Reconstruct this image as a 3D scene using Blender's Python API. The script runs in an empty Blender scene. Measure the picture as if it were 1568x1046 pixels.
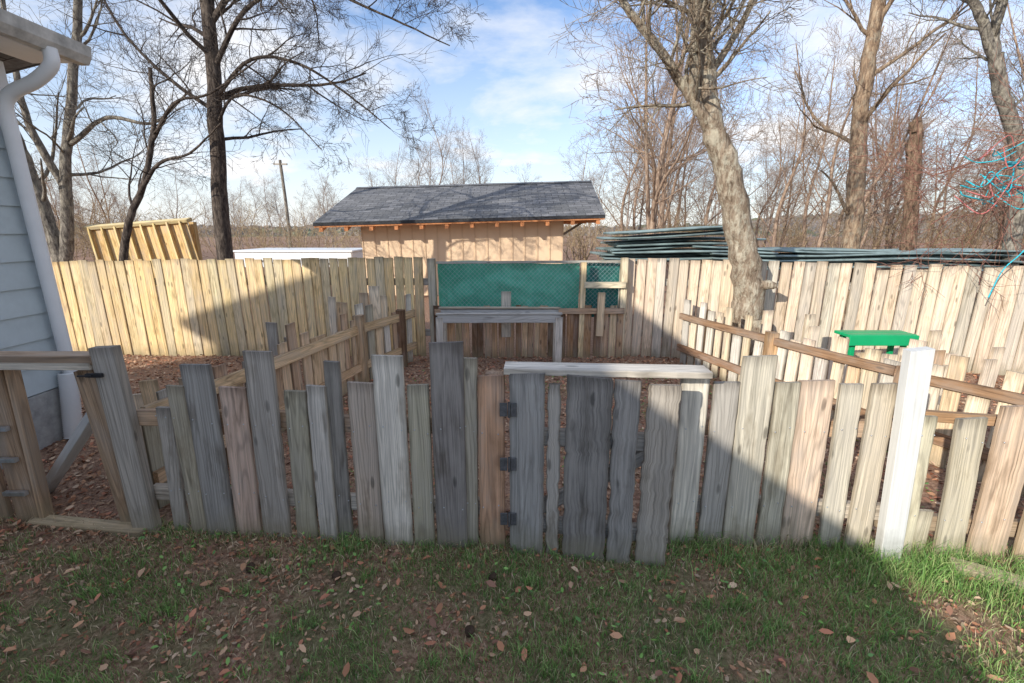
import bpy, bmesh, math, random
import numpy as np
from mathutils import Vector, noise
random.seed(7); rng=np.random.default_rng(7)
scene=bpy.context.scene
V=Vector
R=random.uniform

# ---------------------------------------------------------------- materials
def newmat(name):
    m=bpy.data.materials.new(name); m.use_nodes=True
    nt=m.node_tree; b=nt.nodes['Principled BSDF']; b.inputs['Roughness'].default_value=.85
    b.inputs['Specular IOR Level'].default_value=.25
    return m,nt,b
def N(nt,t,**k):
    n=nt.nodes.new(t)
    for a,v in k.items(): setattr(n,a,v)
    return n
def ramp(nt,stops,interp='LINEAR'):
    r=N(nt,'ShaderNodeValToRGB'); e=r.color_ramp.elements; r.color_ramp.interpolation=interp
    while len(e)<len(stops): e.new(.5)
    for el,(p,c) in zip(e,stops):
        el.position=p; el.color=c if len(c)==4 else (*c,1)
    return r
def g(v): return (v,v,v,1)
def mth(nt,op,a,b=None,c=None,clamp=False):
    n=N(nt,'ShaderNodeMath',operation=op); n.use_clamp=clamp
    for i,x in enumerate((a,b,c)):
        if x is None: continue
        if isinstance(x,(int,float)): n.inputs[i].default_value=x
        else: nt.links.new(x,n.inputs[i])
    return n.outputs[0]
def noisen(nt,vec,scale,detail=4,rough=.6,mapscale=None,dist=0):
    if mapscale is not None:
        mp=N(nt,'ShaderNodeMapping'); mp.inputs['Scale'].default_value=mapscale
        nt.links.new(vec,mp.inputs[0]); vec=mp.outputs[0]
    n=N(nt,'ShaderNodeTexNoise'); n.inputs['Scale'].default_value=scale; n.inputs['Detail'].default_value=detail
    n.inputs['Roughness'].default_value=rough; n.inputs['Distortion'].default_value=dist
    nt.links.new(vec,n.inputs['Vector']); return n.outputs['Fac']
def mixc(nt,mode,fac,a,b):
    n=N(nt,'ShaderNodeMix',data_type='RGBA',blend_type=mode)
    for i,x in ((0,fac),(6,a),(7,b)):
        if isinstance(x,(int,float)): n.inputs[i].default_value=x
        elif isinstance(x,tuple): n.inputs[i].default_value=x if len(x)==4 else (*x,1)
        else: nt.links.new(x,n.inputs[i])
    return n.outputs[2]
def bump(nt,b,h,strength=.4,dist=.01):
    n=N(nt,'ShaderNodeBump'); n.inputs['Strength'].default_value=strength; n.inputs['Distance'].default_value=dist
    nt.links.new(h,n.inputs['Height']); nt.links.new(n.outputs[0],b.inputs['Normal'])

def mat_wood(name,gain=(1,1,1),paint=False):
    m,nt,b=newmat(name)
    at=N(nt,'ShaderNodeAttribute',attribute_name='tint'); gu=N(nt,'ShaderNodeAttribute',attribute_name='guv'); ed=N(nt,'ShaderNodeAttribute',attribute_name='edge')
    vec=gu.outputs['Vector']
    fine=noisen(nt,vec,1,5,.72,(180,180,2.6))
    mid=noisen(nt,vec,1,3,.6,(55,55,.9))
    big=noisen(nt,vec,1,4,.6,(10,10,3.2))
    ringn=noisen(nt,vec,1,1.0,.4,(10,6,.5))
    ring=mth(nt,'SINE',mth(nt,'MULTIPLY',ringn,115))
    rr=ramp(nt,[(0,g(.6)),(.3,g(.95)),(1,g(1.05))]); nt.links.new(mth(nt,'MULTIPLY_ADD',ring,.5,.5),rr.inputs[0])
    f1=ramp(nt,[(.30,g(.40)),(.39,g(.80)),(.52,g(1.0)),(.72,g(1.28))]); nt.links.new(fine,f1.inputs[0])
    f2=ramp(nt,[(.3,g(.74)),(.7,g(1.2))]); nt.links.new(mid,f2.inputs[0])
    k=.25 if paint else 1
    c=mixc(nt,'MULTIPLY',k*.9,at.outputs['Color'],f1.outputs[0])
    c=mixc(nt,'MULTIPLY',k*.9,c,f2.outputs[0]); c=mixc(nt,'MULTIPLY',k*.65,c,rr.outputs[0])
    mp=N(nt,'ShaderNodeMapping'); mp.inputs['Scale'].default_value=(11,11,3.4); nt.links.new(vec,mp.inputs[0])
    vo=N(nt,'ShaderNodeTexVoronoi'); vo.inputs['Scale'].default_value=1; nt.links.new(mp.outputs[0],vo.inputs['Vector'])
    kr=ramp(nt,[(.0,g(.2)),(.09,g(.35)),(.14,g(1))]); nt.links.new(vo.outputs['Distance'],kr.inputs[0])
    c=mixc(nt,'MULTIPLY',.75*k,c,kr.outputs[0])
    st=ramp(nt,[(.45,g(0)),(.68,g(1))]); nt.links.new(big,st.inputs[0])
    c=mixc(nt,'MIX',mth(nt,'MULTIPLY',st.outputs[0],.1 if paint else .4),c,(.27,.265,.26))
    st2=ramp(nt,[(.30,g(1)),(.44,g(0))]); nt.links.new(big,st2.inputs[0])
    c=mixc(nt,'MULTIPLY',mth(nt,'MULTIPLY',st2.outputs[0],.15 if paint else .55),c,(.45,.40,.34))
    es=N(nt,'ShaderNodeSeparateXYZ'); nt.links.new(ed.outputs['Vector'],es.inputs[0])
    ea=mth(nt,'ADD',mth(nt,'ABSOLUTE',es.outputs[0]),mth(nt,'MULTIPLY_ADD',mid,.35,-.17))
    er=ramp(nt,[(.76,g(0)),(1.0,g(1))]); nt.links.new(ea,er.inputs[0])
    c=mixc(nt,'MULTIPLY',mth(nt,'MULTIPLY',er.outputs[0],.15 if paint else .55),c,(.42,.39,.35))
    tr=ramp(nt,[(.0,g(1)),(.06,g(0))]); nt.links.new(mth(nt,'ADD',es.outputs[1],mth(nt,'MULTIPLY_ADD',fine,.08,-.04)),tr.inputs[0])
    c=mixc(nt,'MULTIPLY',mth(nt,'MULTIPLY',tr.outputs[0],.1 if paint else .6),c,(.45,.43,.42))
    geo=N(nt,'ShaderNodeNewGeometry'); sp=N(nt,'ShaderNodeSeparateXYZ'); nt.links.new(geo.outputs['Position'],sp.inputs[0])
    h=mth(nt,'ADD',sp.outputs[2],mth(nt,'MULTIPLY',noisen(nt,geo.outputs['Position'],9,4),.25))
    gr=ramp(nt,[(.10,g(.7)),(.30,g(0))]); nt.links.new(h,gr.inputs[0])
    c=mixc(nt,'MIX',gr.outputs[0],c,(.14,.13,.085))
    c=mixc(nt,'MULTIPLY',1,c,(*gain,1))
    nt.links.new(c,b.inputs['Base Color']); bump(nt,b,mth(nt,'ADD',fine,mth(nt,'MULTIPLY',ring,.08)),.6 if not paint else .15,.003)
    return m
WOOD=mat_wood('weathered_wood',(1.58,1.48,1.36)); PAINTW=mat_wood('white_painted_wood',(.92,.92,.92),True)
def mat_plain(name,col,rough=.6,var=.15,scale=6,metal=0,bmp=0):
    m,nt,b=newmat(name); b.inputs['Roughness'].default_value=rough; b.inputs['Metallic'].default_value=metal
    tc=N(nt,'ShaderNodeTexCoord'); n=noisen(nt,tc.outputs['Object'],scale,6,.65)
    r=ramp(nt,[(.3,tuple(x*(1-var) for x in col)),(.7,tuple(min(1,x*(1+var)) for x in col))]); nt.links.new(n,r.inputs[0])
    nt.links.new(r.outputs[0],b.inputs['Base Color'])
    if bmp: bump(nt,b,n,bmp,.01)
    return m
def mat_bark(name,dark,mid,light,lichen=0,scale=1,bm_=True):
    m,nt,b=newmat(name); b.inputs['Roughness'].default_value=.95
    tc=N(nt,'ShaderNodeTexCoord'); v=tc.outputs['Object']
    n1=noisen(nt,v,1,6 if bm_ else 2,.72,(24*scale,24*scale,6*scale),.6 if bm_ else 0)
    r=ramp(nt,[(.36,dark),(.5,mid),(.64,light)]); nt.links.new(n1,r.inputs[0]); c=r.outputs[0]
    if lichen:
        n2=noisen(nt,v,10,7,.8,(1.3,1.3,.7)); l=ramp(nt,[(.48,g(0)),(.60,g(1))]); nt.links.new(n2,l.inputs[0])
        c=mixc(nt,'MIX',mth(nt,'MULTIPLY',l.outputs[0],lichen),c,(.60,.55,.43))
    nt.links.new(c,b.inputs['Base Color'])
    if bm_: bump(nt,b,n1,1,.04)
    return m
BARK_DARK=mat_bark('bark_dark',(.03,.022,.02),(.09,.07,.058),(.20,.16,.13))
BARK_GREY=mat_bark('bark_grey',(.06,.05,.045),(.18,.155,.13),(.36,.32,.27),.35)
BARK_LICHEN=mat_bark('bark_lichen',(.11,.075,.05),(.30,.225,.16),(.46,.38,.29),.75)
BARK_BROWN=mat_bark('bark_brown',(.09,.055,.04),(.28,.19,.125),(.46,.33,.22),.3)
BARK_RED=mat_bark('bark_far',(.16,.105,.075),(.29,.20,.145),(.42,.32,.24),bm_=False)
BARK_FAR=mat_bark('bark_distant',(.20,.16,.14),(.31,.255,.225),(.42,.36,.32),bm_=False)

def attrmat(name,rough=.8,trans=0,gain=1):
    m,nt,b=newmat(name); b.inputs['Roughness'].default_value=rough
    at=N(nt,'ShaderNodeAttribute',attribute_name='tint')
    c=mixc(nt,'MULTIPLY',1,at.outputs['Color'],g(gain)); nt.links.new(c,b.inputs['Base Color'])
    if trans:
        t=N(nt,'ShaderNodeBsdfTranslucent'); nt.links.new(c,t.inputs[0]); mx=N(nt,'ShaderNodeMixShader'); mx.inputs[0].default_value=trans
        nt.links.new(b.outputs[0],mx.inputs[1]); nt.links.new(t.outputs[0],mx.inputs[2]); nt.links.new(mx.outputs[0],nt.nodes['Material Output'].inputs[0])
    return m
GRASSM=attrmat('grass_blades',.6,.3,2.6); LEAFM=attrmat('dead_leaves',.75,0,1.85)

# ---------------------------------------------------------------- mesh helpers
def empty(name,loc=(0,0,0)):
    e=bpy.data.objects.new(name,None); e.location=loc; scene.collection.objects.link(e); return e
def link(name,me,parent=None,mat=None):
    o=bpy.data.objects.new(name,me); scene.collection.objects.link(o)
    if parent: o.parent=parent
    if mat: me.materials.append(mat)
    return o
def np_mesh(name,verts,faces,attrs=None,smooth=False):
    me=bpy.data.meshes.new(name); verts=np.asarray(verts,dtype=np.float32)
    me.vertices.add(len(verts)); me.vertices.foreach_set('co',verts.ravel())
    fl=faces if isinstance(faces,list) else [faces]
    idx=np.concatenate([f.ravel() for f in fl]).astype(np.int32)
    tot=np.concatenate([np.full(len(f),f.shape[1]) for f in fl])
    st=np.concatenate([[0],np.cumsum(tot)[:-1]]).astype(np.int32)
    me.loops.add(len(idx)); me.loops.foreach_set('vertex_index',idx)
    me.polygons.add(len(tot)); me.polygons.foreach_set('loop_start',st)
    if smooth: me.polygons.foreach_set('use_smooth',np.ones(len(tot),dtype=bool))
    me.update(calc_edges=True)
    for k,(ty,arr) in (attrs or {}).items():
        a=me.attributes.new(k,ty,'POINT'); a.data.foreach_set('color' if ty=='FLOAT_COLOR' else 'vector',np.asarray(arr,dtype=np.float32).ravel())
    return me
class WB:
    def __init__(s): s.v=[];s.f=[];s.c=[];s.g=[];s.e=[]
    def beam(s,p0,p1,w,t,side,tint,segs=5,warp=.002,slant=None,ch=.003,rough_edge=0.0,freq=22):
        p0=V(p0);p1=V(p1);a=(p1-p0);L=a.length;a.normalize();side=V(side);side=(side-a*side.dot(a)).normalized();n=a.cross(side).normalized()
        b0=len(s.v); off=V((R(0,90),R(0,90),R(0,90))); ch=min(ch,t*.3)
        prof=[(-w/2+ch,-t/2),(w/2-ch,-t/2),(w/2,-t/2+ch),(w/2,t/2-ch),(w/2-ch,t/2),(-w/2+ch,t/2),(-w/2,t/2-ch),(-w/2,-t/2+ch)]
        sl=R(-.05,.05) if slant is None else slant; ph=R(0,6);ph2=R(0,6)
        for i in range(segs+1):
            u=i/segs; ws=warp*math.sin(ph+u*2.5); wn=warp*1.5*math.sin(ph2+u*2.5)
            for (x,y) in prof:
                xe=x
                if rough_edge:
                    sd=3 if x>0 else 0
                    nn=noise.noise(V((off.x+sd,u*L*freq,off.y)))+.6*noise.noise(V((off.x+sd,u*L*freq*3,off.z)))
                    xe=x+(1 if x>0 else -1)*rough_edge*min(.25,nn)
                al=u*L+(x*sl if i==segs else 0)
                s.v.append(p0+a*al+side*(xe+ws)+n*(y+wn)); s.c.append((*tint,1)); s.g.append(off+V((x,y,al))); s.e.append((x/(w/2),L-u*L,0))
        for i in range(segs):
            for k in range(8):
                k2=(k+1)%8; s.f.append((b0+i*8+k,b0+i*8+k2,b0+(i+1)*8+k2,b0+(i+1)*8+k))
        s.f.append(tuple(b0+k for k in reversed(range(8)))); s.f.append(tuple(b0+segs*8+k for k in range(8)))
    def obj(s,name,parent=None,mat=None):
        me=bpy.data.meshes.new(name); me.from_pydata([tuple(x) for x in s.v],[],s.f)
        a=me.attributes.new('tint','FLOAT_COLOR','POINT'); a.data.foreach_set('color',np.array(s.c,dtype=np.float32).ravel())
        for nm,dt in (('guv',s.g),('edge',s.e)):
            a=me.attributes.new(nm,'FLOAT_VECTOR','POINT'); a.data.foreach_set('vector',np.array([tuple(x) for x in dt],dtype=np.float32).ravel())
        return link(name,me,parent,mat or WOOD)
def tintvar(c,v=.12):
    k=R(1-v,1+v); return (c[0]*k*R(.97,1.03),c[1]*k,c[2]*k*R(.97,1.03))
GREY=(.31,.30,.285); DGREY=(.185,.182,.178); LGREY=(.46,.45,.42); BROWN=(.38,.27,.19); TAN=(.50,.39,.27); PALE=(.58,.51,.42); OLIV=(.30,.285,.235); BLUE=(.27,.275,.28); DBR=(.16,.10,.065); WHITE=(.80,.80,.78); YEL=(.58,.45,.25)
def box(name,lo,hi,mat,parent=None,bev=.005):
    x0,y0,z0=lo;x1,y1,z1=hi
    vs=[(x0,y0,z0),(x1,y0,z0),(x1,y1,z0),(x0,y1,z0),(x0,y0,z1),(x1,y0,z1),(x1,y1,z1),(x0,y1,z1)]
    me=bpy.data.meshes.new(name); me.from_pydata(vs,[],[(3,2,1,0),(4,5,6,7),(0,1,5,4),(1,2,6,5),(2,3,7,6),(3,0,4,7)])
    o=link(name,me,parent,mat)
    if bev: md=o.modifiers.new('b','BEVEL'); md.width=bev; md.segments=2
    return o
def polymesh(name,vs,fs,mat,parent=None):
    me=bpy.data.meshes.new(name); me.from_pydata(vs,[],fs); return link(name,me,parent,mat)

class TB:
    def __init__(s): s.v=[];s.f=[];s.n=0
    def tube(s,pts,rad,sides=5,rough=0):
        P=np.array([tuple(p) for p in pts],dtype=float); r=np.array(rad,dtype=float)
        T=np.gradient(P,axis=0); T/=np.linalg.norm(T,axis=1)[:,None]+1e-9
        ref=np.eye(3)[np.argmin(np.abs(T.mean(0)))]
        U=np.cross(T,ref); U/=np.linalg.norm(U,axis=1)[:,None]+1e-9; W=np.cross(T,U)
        a=np.arange(sides)*2*math.pi/sides
        rr=r[:,None]*np.ones((1,sides))
        if rough: rr=rr*(1+rough*rng.normal(size=rr.shape))
        X=P[:,None,:]+rr[:,:,None]*(np.cos(a)[None,:,None]*U[:,None,:]+np.sin(a)[None,:,None]*W[:,None,:])
        m=len(P); i=np.arange(m-1)[:,None]*sides; k=np.arange(sides)[None,:]; k2=(k+1)%sides
        F=np.stack([i+k,i+k2,i+sides+k2,i+sides+k],-1).reshape(-1,4)+s.n
        s.v.append(X.reshape(-1,3)); s.f.append(F); s.n+=m*sides
    def mesh(s,name): return np_mesh(name,np.concatenate(s.v),np.concatenate(s.f),smooth=True)
def catmull(pts,per=5):
    P=[V(p) for p in pts]; P=[P[0]*2-P[1]]+P+[P[-1]*2-P[-2]]; out=[]
    for i in range(1,len(P)-2):
        for k in range(per):
            t=k/per; a,b,c,d=P[i-1:i+3]
            out.append(.5*((2*b)+(c-a)*t+(2*a-5*b+4*c-d)*t*t+(3*b-a-3*c+d)*t**3))
    out.append(P[-2]); return out
def rv(): return V((random.gauss(0,1),random.gauss(0,1),random.gauss(0,1))).normalized()
def grow(tb,p,d,L,r,lev,maxlev,nch,wig=.22,up=.05,ang=(28,60),minr=.003,shr=(.42,.72)):
    n=6 if lev<=1 else (5 if lev==2 else 3)
    pts=[V(p)];rs=[r];ds=[V(d)]; d=V(d)
    for i in range(n):
        d=(d+rv()*wig+V((0,0,up))).normalized(); pts.append(pts[-1]+d*L/n); ds.append(V(d)); rs.append(max(minr*.6,r*(1-.72*(i+1)/n)))
    tb.tube(pts,rs,8 if r>.08 else (6 if r>.03 else (4 if r>.012 else 3)))
    if lev>=maxlev: return
    k=nch[min(lev,len(nch)-1)]; k=max(1,int(round(k*R(.75,1.25))))
    for j in range(k):
        t=(.18+.82*(j+R(.2,.9))/k)*n; t=min(t,n-.01); i=int(t); f=t-i
        q=pts[i].lerp(pts[i+1],f); rr=rs[i]*(1-f)+rs[i+1]*f
        ax=ds[i].cross(rv()).normalized(); dd=ds[i+1].copy(); from_a=math.radians(R(*ang))
        dd=(dd*math.cos(from_a)+ax*math.sin(from_a)).normalized()
        grow(tb,q,dd,L*R(*shr)*(1.15-.4*t/n),max(minr,rr*R(.45,.7)),lev+1,maxlev,nch,wig,up,ang,minr,shr)
def stem(tb,pts,r0,r1,sides=10,kids=0,kl=1.5,klev=3,nch=(5,5,4),t0=.4,side_bias=None,up=.05,wig=.22,minr=.003,rough=.03,kr=.45,ang=(35,70)):
    C=catmull(pts,6); n=len(C)
    C=[c+rv()*r0*.1 for c in C]
    rs=[r0+(r1-r0)*i/(n-1) for i in range(n)]
    tb.tube(C,rs,sides,rough)
    for j in range(kids):
        t=t0+(1-t0)*(j+R(.1,.9))/kids; i=min(n-2,int(t*(n-1)))
        d=(C[i+1]-C[i]).normalized(); q=C[i]
        o=rv()
        if side_bias is not None: o=(o+V(side_bias)).normalized()
        o=(o-d*o.dot(d)).normalized(); a=math.radians(R(*ang))
        grow(tb,q,(d*math.cos(a)+o*math.sin(a)),kl*R(.6,1.25)*(1.1-.4*t),min(rs[i]*kr*R(.6,1.1),kl*.02),1,klev,nch,wig,up,minr=minr)
    return C

# ---------------------------------------------------------------- ground
xs=np.concatenate([-np.geomspace(400,7,26),np.linspace(-6.5,6.5,110),np.geomspace(7,400,26)])
ys=np.concatenate([-np.geomspace(200,2,14),np.linspace(-1.5,7,80),np.geomspace(7.5,600,30)])
XX,YY=np.meshgrid(xs,ys); ZZ=np.zeros_like(XX)
def gz(x,y):
    return .018*noise.noise(V((x*1.3,y*1.3,0)))+.008*noise.noise(V((x*6,y*6,3)))
for i in range(XX.shape[0]):
    for j in range(XX.shape[1]):
        if abs(XX[i,j])<7 and -2<YY[i,j]<8: ZZ[i,j]=gz(XX[i,j],YY[i,j])
nx=len(xs); I=np.arange(len(ys)-1)[:,None]*nx+np.arange(nx-1)[None,:]
F=np.stack([I,I+1,I+nx+1,I+nx],-1).reshape(-1,4)
me=np_mesh('ground',np.stack([XX,YY,ZZ],-1).reshape(-1,3),F,smooth=True)
m,nt,b=newmat('ground_soil'); geo=N(nt,'ShaderNodeNewGeometry'); pos=geo.outputs['Position']
n1=noisen(nt,pos,42,8,.72); n2=noisen(nt,pos,2.2,4,.6)
r1=ramp(nt,[(.3,(.09,.05,.035)),(.46,(.28,.165,.11)),(.6,(.46,.30,.21)),(.75,(.62,.45,.34))]); nt.links.new(n1,r1.inputs[0])
r2=ramp(nt,[(.3,(.08,.08,.04)),(.52,(.21,.19,.095)),(.72,(.38,.31,.20))]); nt.links.new(n1,r2.inputs[0])
sp=N(nt,'ShaderNodeSeparateXYZ'); nt.links.new(pos,sp.inputs[0])
yy=mth(nt,'ADD',sp.outputs[1],mth(nt,'MULTIPLY',n2,.5))
ry=ramp(nt,[(.0,g(1)),(1,g(0))]); nt.links.new(mth(nt,'MULTIPLY_ADD',yy,1.2,-2.3),ry.inputs[0])
ms=ramp(nt,[(.42,g(0)),(.58,g(1))]); nt.links.new(n2,ms.inputs[0])
c=mixc(nt,'MIX',mth(nt,'MULTIPLY',ry.outputs[0],ms.outputs[0]),r1.outputs[0],r2.outputs[0])
nt.links.new(c,b.inputs['Base Color']); bump(nt,b,n1,.8,.02)
link('ground',me,None,m)

# ---------------------------------------------------------------- grass + leaves
def fenceY(x):
    pts=[(-4,2.3),(-2.04,2.18),(-.98,2.09),(-.57,2.05),(0,2.02),(.9,2.06),(1.5,2.04),(1.86,1.98),(2.34,1.92),(4,1.75)]
    return float(np.interp(x,[p[0] for p in pts],[p[1] for p in pts]))
def blades(name,P,H,Wd,C,bend=.5):
    n=len(P); a=rng.uniform(0,2*math.pi,n); wd=np.stack([np.cos(a),np.sin(a),0*a],-1); a2=rng.uniform(0,2*math.pi,n)
    bd=np.stack([np.cos(a2),np.sin(a2),0*a],-1)*(H*rng.uniform(.1,bend*2,n))[:,None]
    up=np.zeros((n,3)); up[:,2]=H
    v0=P-wd*Wd[:,None]/2; v1=P+wd*Wd[:,None]/2; mid=P+up*.6+bd*.3
    v2=mid+wd*Wd[:,None]*.38; v3=mid-wd*Wd[:,None]*.38; v4=P+up*.95+bd
    Vv=np.stack([v0,v1,v2,v3,v4],1).reshape(-1,3); k=np.arange(n)[:,None]*5
    q=k+np.array([[0,1,2,3]]); t=k+np.array([[3,2,4]])
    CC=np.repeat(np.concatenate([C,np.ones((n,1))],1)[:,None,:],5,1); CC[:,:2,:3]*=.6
    return np_mesh(name,Vv,[q,t],{'tint':('FLOAT_COLOR',CC.reshape(-1,4))})
P=[];H=[];C=[]
greens=np.array([(.070,.135,.032),(.095,.165,.048),(.055,.105,.034),(.13,.185,.065),(.15,.175,.075)]); straw=np.array([(.28,.22,.14),(.21,.16,.11),(.33,.27,.19)])
def patch(x,y):
    return noise.noise(V((x*1.3+3,y*2.0,0)))+.6*noise.noise(V((x*4,y*5,9)))-(.22 if x<-1.6 else 0)-(.16*max(0,(-x-.4)) if x>-1.6 else 0)+(.12 if x>1 else .04)
for i in range(155000):
    x=R(-3.6,3.8); y=R(.9,2.3)
    fy=fenceY(x)
    if y>fy+.06: continue
    d=patch(x,y); dens=.52+1.5*d
    near=max(0,1-abs(y-fy)/.14)
    if random.random()>max(.12,min(1,dens+near*.35)): continue
    P.append((x,y,gz(x,y)-.003)); 
    tall=max(0,noise.noise(V((x*2.3,y*2.3,20))))
    H.append(R(.014,.042)*(1+.9*tall)+near*R(0,.06)*(1.4 if x>.9 else .5))
    if random.random()<(.20+max(0,.15-d)*1.0): c=straw[random.randrange(3)]*R(.7,1.2)
    else: c=greens[random.randrange(5)]*R(.7,1.3)
    C.append(c)
tufts=[(2.0,1.82,600,.14,.14),(1.75,1.86,400,.12,.14),(2.3,1.7,600,.14,.14),(1.25,1.85,350,.10,.14),(.98,1.95,400,.11,.14),(-.1,1.93,300,.08,.14),(-.9,1.98,300,.08,.14),(1.5,1.55,300,.09,.14),(2.3,1.35,500,.11,.14),(1.8,1.3,300,.09,.14)]
for i in range(110): tufts.append((R(-2.2,2.6),R(1.2,2.0),random.randrange(15,50),R(.05,.09),.025))
for cx,cy,k,hh,sg in tufts:
    for i in range(k):
        x=random.gauss(cx,sg);y=min(random.gauss(cy,sg*.55),fenceY(x)+.02)
        P.append((x,y,gz(x,y)));H.append(R(.4,1)*hh);C.append(greens[random.randrange(5)]*R(.8,1.45))
for i in range(8000):
    x=R(-1.7,2.2);y=R(2.2,5.2)
    if noise.noise(V((x*1.7,y*1.7,40)))<.12: continue
    P.append((x,y,gz(x,y)));H.append(R(.02,.07));C.append(greens[random.randrange(5)]*R(.7,1.2))
P=np.array(P);H=np.array(H);C=np.array(C)
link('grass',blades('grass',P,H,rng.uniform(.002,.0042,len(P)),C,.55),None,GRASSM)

def leaves(name,pos,size,cols,flat=.35):
    n=len(pos); P=np.array(pos); S=np.array(size)
    a=rng.uniform(0,2*math.pi,n); 
    u=np.stack([np.cos(a),np.sin(a),rng.normal(0,flat,n)],-1); u/=np.linalg.norm(u,axis=1)[:,None]
    w0=np.stack([-np.sin(a),np.cos(a),rng.normal(0,flat,n)],-1); w0/=np.linalg.norm(w0,axis=1)[:,None]
    nn=np.cross(u,w0); c=rng.uniform(-.35,.5,n)
    def pt(x,y,z): return P+u*(x*S)[:,None]+w0*(y*S)[:,None]+nn*((z*c)*S)[:,None]
    vs=[pt(-1,0,0),pt(-.35,-.5,1),pt(.45,-.42,1),pt(1,0,.2),pt(.4,.45,1),pt(-.4,.5,1),pt(0,0,-.2)]
    Vv=np.stack(vs,1).reshape(-1,3); k=np.arange(n)[:,None]*7
    t=[k+np.array([q]) for q in ([0,1,2,6],[6,2,3,4],[0,6,4,5])]
    CC=np.repeat(np.concatenate([cols,np.ones((n,1))],1)[:,None,:],7,1)
    return np_mesh(name,Vv,np.concatenate(t),{'tint':('FLOAT_COLOR',CC.reshape(-1,4))})
browns=np.array([(.26,.125,.07),(.31,.17,.10),(.15,.08,.055),(.33,.21,.135),(.30,.13,.08),(.36,.26,.18)])
pos=[];sz=[];cl=[]
def addleaf(x,y,s,c,z=.012): pos.append((x,y,gz(x,y)+z));sz.append(s);cl.append(c)
for i in range(17000):
    x=R(-3.6,3.6);y=R(.9,2.25); d=patch(x,y)
    pr=.32-.9*d+(.18 if y>fenceY(x)-.2 else 0)
    if random.random()<pr: addleaf(x,y,R(.005,.016),browns[random.randrange(6)]*R(.5,1.05),R(.004,.022))
for i in range(150): addleaf(R(-2.5,2.6),R(1.2,2.0),R(.018,.028),browns[random.randrange(6)]*R(.8,1.2),R(.02,.04))
for i in range(26000):
    x=R(-6,5.5);y=R(2.1,5.7); addleaf(x,y,R(.008,.026),browns[random.randrange(6)]*R(.5,1.1),R(.002,.02))
for i in range(3200):
    x=R(-2,3);y=R(.9,5)
    if noise.noise(V((x*1.5,y*1.5,60)))>.08: addleaf(x,y,R(.007,.015),greens[random.randrange(3)]*R(1,1.7),R(.015,.045))
link('fallen_leaves',leaves('fallen_leaves',pos,sz,np.array(cl)),None,LEAFM)

# ---------------------------------------------------------------- front picket fence
fr=WB()
front=[(-1.80,.085,.71,GREY),(-1.68,.095,.84,OLIV),(-1.56,.165,.95,BLUE),(-1.385,.14,.84,(.44,.34,.29)),(-1.235,.155,1.025,GREY),(-1.07,.115,.83,OLIV),(-.955,.10,.86,LGREY),
(-.87,.08,.98,DGREY),(-.735,.14,.88,(.39,.35,.31)),(-.58,.155,1.02,LGREY),(-.440,.11,.88,OLIV),(-.296,.165,1.09,DGREY),(-.205,.07,1.01,OLIV),(-.105,.135,.93,(.35,.23,.16)),
(.885,.135,.93,LGREY),(1.02,.125,.89,GREY),(1.165,.165,1.02,(.37,.355,.32)),(1.31,.12,.89,(.37,.36,.30)),(1.462,.17,.90,(.50,.40,.32)),(1.61,.115,.89,(.42,.40,.34)),(1.740,.12,.90,(.44,.40,.33)),
(1.945,.10,.75,(.40,.38,.31)),(2.14,.14,.75,(.44,.40,.33)),(2.31,.185,.82,(.48,.37,.29)),(2.50,.15,.84,TAN),(2.67,.14,.8,GREY),(2.84,.14,.86,BROWN),(3.0,.14,.8,GREY)]
NAIL=[]
for i,(x,w,z,t) in enumerate(front):
    w*=.95
    y=fenceY(x); beh=.022 if w<.085 else 0
    yaw=V((1,R(-.05,.05)+( -.04 if x<0 else -.05),0)); ln=-.012*x
    xb=x-ln*.7+R(-.010,.010); xt=x+ln*.6+R(-.012,.012)
    fr.beam((xb,y+beh+R(-.004,.004),-.03+R(-.01,.02)),(xt,y+beh+R(-.006,.010),z),w,.020,yaw,tintvar(t,.10),18,.002,rough_edge=.004)
    for zz in (.24,.65):
        if zz<z-.05:
            for s_ in (-.3,.3): NAIL.append((x+s_*w,y+beh-.0125,zz+R(-.02,.02)))
for za,zb,t in ((.20,.21,(.42,.40,.36)),(.64,.66,BROWN)):
    for L in ([-1.95,-.98,-.05],[.86,1.5,1.86]):
        for a,c in zip(L[:-1],L[1:]): fr.beam((a,fenceY(a)+.048,za),(c,fenceY(c)+.048,zb),.085,.036,(0,0,1),tintvar(t))
fr.beam((1.80,2.06,.735),(2.34,1.985,.72),.05,.036,(0,0,1),(.34,.22,.13))
fr.beam((1.86,2.04,.16),(3.1,1.9,.15),.085,.036,(0,0,1),(.30,.24,.18))
fr.beam((2.3,1.99,.62),(3.1,1.9,.62),.085,.036,(0,0,1),(.30,.24,.18))
fr.beam((2.02,1.99,-.02),(2.03,1.99,.24),.12,.02,(1,-.1,0),(.42,.40,.33))
fr.beam((.875,2.13,-.02),(.885,2.125,.90),.085,.085,(1,0,0),GREY)
fr.beam((-.085,2.10,-.02),(-.085,2.09,.92),.085,.085,(1,0,0),BROWN)
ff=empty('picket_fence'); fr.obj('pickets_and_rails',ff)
GALV=mat_plain('galvanised_steel',(.55,.57,.6),.35,.2,30,.8)
tb=TB()
for x,y,z in NAIL: tb.tube([(x,y+.002,z),(x,y-.0015,z),(x,y-.002,z)],[.0035,.0035,.0003],6)
link('nail_heads',tb.mesh('nails'),ff,GALV)
wp=WB(); wp.beam((1.862,1.93,-.03),(1.785,1.93,1.085),.100,.05,(1,-.05,0),WHITE,6,.001,slant=.06); wp.obj('white_fence_post',None,PAINTW)

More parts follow.
